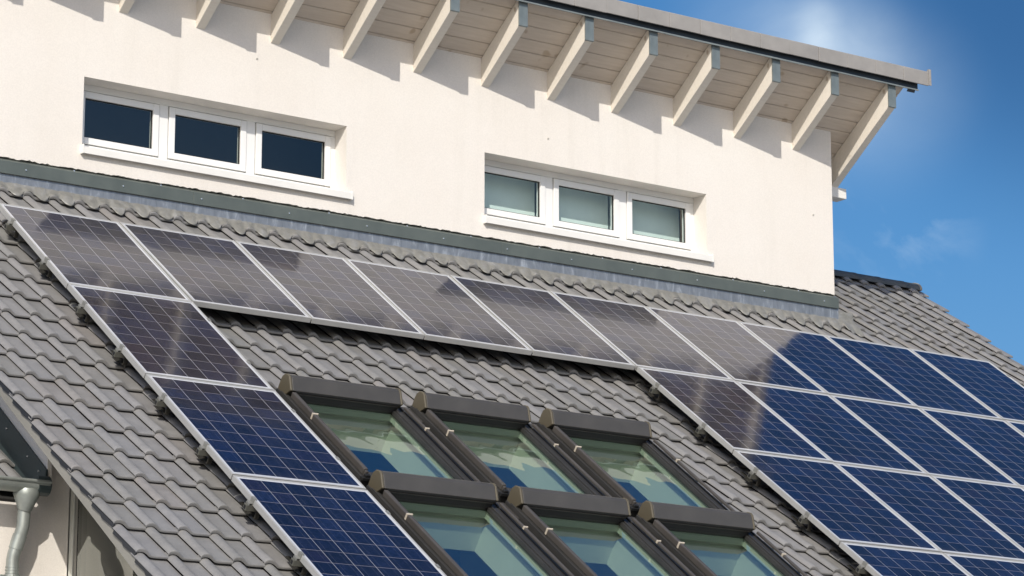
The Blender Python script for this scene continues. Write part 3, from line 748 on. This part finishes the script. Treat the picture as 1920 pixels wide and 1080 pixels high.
# ------------------------------------------------------------------ roof windows (three columns, two rows)
def make_skylight():
    """local: x along the eaves from the box's left end, y up the slope from the box's lower edge, z off the roof"""
    f = MB()                                             # fixed frame, dark metal
    f.box(-0.016, 0.066, -1.19, 0.16, -0.160, -0.062); f.box(0.893, 0.966, -1.19, 0.16, -0.160, -0.062)
    f.box(0.066, 0.872, 0.055, 0.16, -0.160, -0.070); f.box(0.066, 0.872, -1.19, -1.095, -0.160, -0.062)
    f.box(-0.016, 0.020, -1.185, 0.10, -0.0615, -0.052); f.box(0.944, 0.960, -1.185, 0.10, -0.0615, -0.052)
    fo = f.build("skylight", BROWNFRAME, house, bevel=0.003)
    s = MB()                                             # sash bars around the glass
    s.box(0.066, 0.094, -1.095, 0.055, -0.098, -0.066); s.box(0.862, 0.892, -1.095, 0.055, -0.098, -0.0615)
    s.box(0.094, 0.862, 0.030, 0.0548, -0.098, -0.074); s.box(0.094, 0.862, -1.095, -1.055, -0.098, -0.066)
    s.box(0.880, 0.892, -1.08, 0.05, -0.0612, -0.054)
    s.build("sash", BROWNFRAME, fo, bevel=0.002)
    s = MB()                                             # pale inner face of the sash
    s.box(0.080, 0.094, -1.06, 0.030, -0.150, -0.0985); s.box(0.874, 0.886, -1.06, 0.030, -0.150, -0.0985)
    s.box(0.094, 0.874, 0.030, 0.044, -0.150, -0.0985); s.box(0.094, 0.874, -1.072, -1.06, -0.150, -0.0985)
    s.build("sash_inner", LINING, fo)
    s = MB(); s.box(0.094, 0.874, -1.06, 0.030, -0.0985, -0.0925) if False else s.quad((0.094, -1.055, -0.088), (0.862, -1.055, -0.088), (0.862, 0.030, -0.088), (0.094, 0.030, -0.088))
    s.build("pane", GLASSROOF, fo)
    s = MB()                                             # lining of the shaft
    for (x0, x1, y0, y1) in ((0.036, 0.050, -1.10, 0.075), (0.918, 0.932, -1.10, 0.075), (0.050, 0.918, 0.061, 0.075), (0.050, 0.918, -1.10, -1.086)):
        s.box(x0, x1, y0, y1, -0.415, -0.150)
    s.build("shaft_lining", LINING, fo)
    b = MB()                                             # roller shutter box
    sec = [(0.0, 0.0), (0.072, 0.066), (0.098, 0.072), (0.135, 0.060), (0.160, 0.030), (0.166, 0.0), (0.166, -0.13), (0.060, -0.075), (0.012, -0.012)]
    b.prism(sec, 0.016, 0.894)
    b.box(0.045, 0.885, 0.010, 0.026, -0.034, -0.022)
    bo = b.build("shutter_box", BROWN, fo, bevel=0.004)
    sl_ = MB(); sl_.box(0.040, 0.885, -0.0025, 0.012, -0.0125, -0.0035); sl_.box(0.06, 0.88, 0.02, 0.045, -0.072, -0.036); sl_.build("shutter_slot", SEAL, fo)
    for (a, c) in ((-0.004, 0.0155), (0.8945, 0.914)):
        e = MB(); e.prism([(y - 0.002 if y < .05 else y + 0.003, z + 0.003 if z > 0 else z) for y, z in sec], a, c); e.build("end_cap", BROWNCAP, fo, bevel=0.006)
    for (a, c, zt, zb_) in ((0.008, 0.041, -0.006, -0.0515), (0.922, 0.942, -0.010, -0.032)):
        r = MB(); r.box(a, c, -1.145, -0.006, zb_, zt); r.box(a + 0.004, c - 0.004, -1.168, -1.145, zb_, zt - 0.008); r.build("guide_rail", BROWNRAIL, fo, bevel=0.006)
        q = MB(); q.box(a - 0.003, c + 0.003, -0.352, -0.334, zb_ + 0.004, zt + 0.004); q.box(c + 0.001, c + 0.010, -0.349, -0.338, -0.02, zt + 0.006); q.build("rail_clip", CLIP, fo, bevel=0.002)
    for a in (-0.02, 0.84):
        q = MB(); q.box(a, a + 0.115, -1.205, -1.172, -0.07, -0.045); q.box(a + 0.02, a + 0.06, -1.200, -1.174, -0.0452, -0.026); q.build("rail_stop", SEAL, fo, bevel=0.004)
    return fo
sky0 = make_skylight()
for r_ in range(2):
    for c_ in range(3):
        o = sky0 if (r_ == 0 and c_ == 0) else copy_tree(sky0, house)
        o.location = RP(SKY_U0 + SKY_DU * c_, SKY_V0 + SKY_DV * r_, 0)
        o.rotation_euler = (PITCH, 0, 0)
        if r_ == 0: o['label'] = ['upper left roof window with brown shutter box', 'upper middle roof window with brown shutter box', 'upper right roof window with brown shutter box'][c_]
        else: o['label'] = ['lower left roof window reflecting blue sky', 'lower middle roof window reflecting blue sky', 'lower right roof window reflecting blue sky'][c_]
# flashing sheets between and beside the roof windows
fs = MB(); v1 = HOLE[3] + 0.02
fs.box(1.045, SKY_U0 - 0.017, -v1, -2.76, -0.150, -0.142); fs.box(1.045, 1.058, -v1, -2.76, -0.142, -0.118); fs.box(1.085, 1.095, -v1, -2.80, -0.142, -0.105)
for c_ in range(2):
    a = SKY_U0 + SKY_DU * c_ + 0.967; b_ = SKY_U0 + SKY_DU * (c_ + 1) - 0.017
    fs.box(a, b_, -v1, -2.76, -0.130, -0.122); fs.box(a + 0.03, a + 0.042, -v1, -2.90, -0.122, -0.092); fs.box(b_ - 0.045, b_ - 0.03, -v1, -2.90, -0.122, -0.098)
    for r_ in range(2): fs.box(a, b_, -(SKY_V0 + SKY_DV * r_ + 0.06), -(SKY_V0 + SKY_DV * r_ - 0.17), -0.122, -0.086)
a = SKY_U0 + SKY_DU * 2 + 0.967
fs.box(a, a + 0.075, -v1, -2.76, -0.128, -0.120); fs.box(a + 0.018, a + 0.026, -v1, -2.80, -0.120, -0.100); fs.box(a + 0.066, a + 0.075, -v1, -2.78, -0.120, -0.108)
for r_ in range(2): fs.box(SKY_U0 - 0.02, a, -(SKY_V0 + SKY_DV * r_ + 1.26), -(SKY_V0 + SKY_DV * r_ + 1.19), -0.150, -0.12)
fs.roof(); fs.build("skylight_flashing", FLASHK, house, bevel=0.002)

# ------------------------------------------------------------------ solar panels
AV = 1.44477
def make_panel():
    p = thing("solar_panel", "", "solar panel", (0, 0, 0), (PITCH, 0, 0), "solar panels on the tiled roof")
    w_, h_, lip = 0.989, 1.432, 0.0125
    f = MB()
    f.box(0, lip, -h_, 0, -0.040, 0); f.box(w_ - lip, w_, -h_, 0, -0.040, 0)
    f.box(lip, w_ - lip, -lip, 0, -0.040, 0); f.box(lip, w_ - lip, -h_, -h_ + lip, -0.040, 0)
    f.build("frame", ALU, p, bevel=0.0015)
    g_ = MB(); g_.box(lip, w_ - lip, -h_ + lip, -lip, -0.012, -0.004); go_ = g_.build("pane", CELLS, p)
    return p
proto = make_panel()
cells = [(i, 0) for i in range(10)] + [(0, j) for j in (1, 2, 3)] + [(i, 1) for i in range(5, 10)] + [(i, 2) for i in range(5, 9)] + [(i, 3) for i in range(5, 7)]
ordn = ['first', 'second', 'third', 'fourth', 'fifth', 'sixth', 'seventh', 'eighth', 'ninth', 'tenth']
def plabel(i, j):
    if j == 0:
        if i == 0: return "leftmost solar panel of the top row, dull grey with house reflection"
        if i == 9: return "rightmost bright blue solar panel of the top row below the ridge"
        kind = "grey reflecting solar panel" if i < 7 else "blue solar panel"
        return "%s, %s from the left in the top row" % (kind, ordn[i])
    if i == 0:
        return {1: "dark solar panel second from top in the left column", 2: "blue solar panel third down the left column, left of upper skylights", 3: "blue solar panel lowest in the left column, beside lower skylights"}[j]
    rown = {1: "second", 2: "third", 3: "fourth"}[j]
    k = i - 5
    if k == 0: return "leftmost solar panel of the %s row in the right hand field" % rown
    return "solar panel %s from the left in the %s row of the right field" % (ordn[k], rown)
for n_, (i, j) in enumerate(cells):
    o = proto if n_ == 0 else copy_tree(proto)
    o.location = RP(i + 0.006, AV * j + 0.007, random.uniform(-0.001, 0.001))
    o.rotation_euler = (PITCH + R(random.uniform(-0.12, 0.12)), R(random.uniform(-0.12, 0.12)), 0)
    o['label'] = plabel(i, j)

# ------------------------------------------------------------------ mounting rails with end clamps and roof hooks
def make_rail(u0, u1, v, label, nclamp):
    t_ = thing("mounting_rail", label, "mounting rail", RP(u0, v, -0.062), (PITCH, 0, 0), "aluminium rails under the panels")
    L = u1 - u0
    m = MB(); m.box(-0.042, L + 0.036, -0.019, 0.019, -0.019, 0.0195); m.build("rail", ALUDIM, t_, bevel=0.002)
    m = MB(); m.box(-0.0432, -0.0425, -0.012, 0.012, -0.012, 0.012); m.build("rail_end", SEAL, t_)
    for (a, s) in ((0.0, -1), (L, 1)):
        m = MB()
        e0, e1 = (a - 0.030, a + 0.006) if s < 0 else (a - 0.012, a + 0.030)
        m.box(e0, e0 + 0.004 if s < 0 else e1, -0.022, 0.022, 0.020, 0.030)
        m.box(a - 0.006 if s < 0 else a - 0.014, a + 0.014 if s < 0 else a + 0.006, -0.022, 0.022, 0.0625, 0.0665)
        m.box(a - 0.006 if s < 0 else a + 0.002, a - 0.002 if s < 0 else a + 0.006, -0.022, 0.022, 0.020, 0.0625)
        m.box(e0, a - 0.002 if s < 0 else e1, -0.020, 0.020, 0.0305, 0.036)
        m.build("end_clamp", CLAMP, t_, bevel=0.001)
    hooks = [0.05] + [x for x in (1.3, 2.6, 3.9, 5.2, 6.5, 7.8) if x < L - 0.3] + [L - 0.1]
    for x in hooks:
        m = MB(); m.box(x - 0.016, x + 0.016, -0.027, -0.020, -0.062, 0.014); m.box(x - 0.016, x + 0.016, -0.027, 0.20, -0.0675, -0.0625)
        m.box(x - 0.035, x + 0.035, 0.02, 0.11, -0.074, -0.0680)
        m.build("roof_hook", STEEL, t_, bevel=0.001)
    return t_
RV = (0.32, 1.02)
names = ("upper", "lower")
for q, dv in enumerate(RV):
    make_rail(0.008, 9.992, dv, "long aluminium rail under the top panel row, %s of the two" % names[q], 9)
    for j, rn in ((1, "second"), (2, "third"), (3, "lowest")):
        make_rail(0.008, 0.992, AV * j + dv, "short aluminium rail under the left column's %s panel row, %s of two" % (rn, names[q]), 0)
    for j, rn, ue in ((1, "second", 9.992), (2, "third", 8.992), (3, "lowest", 6.992)):
        make_rail(5.008, ue, AV * j + dv, "aluminium rail under the right field's %s panel row, %s of two" % (rn, names[q]), 4)
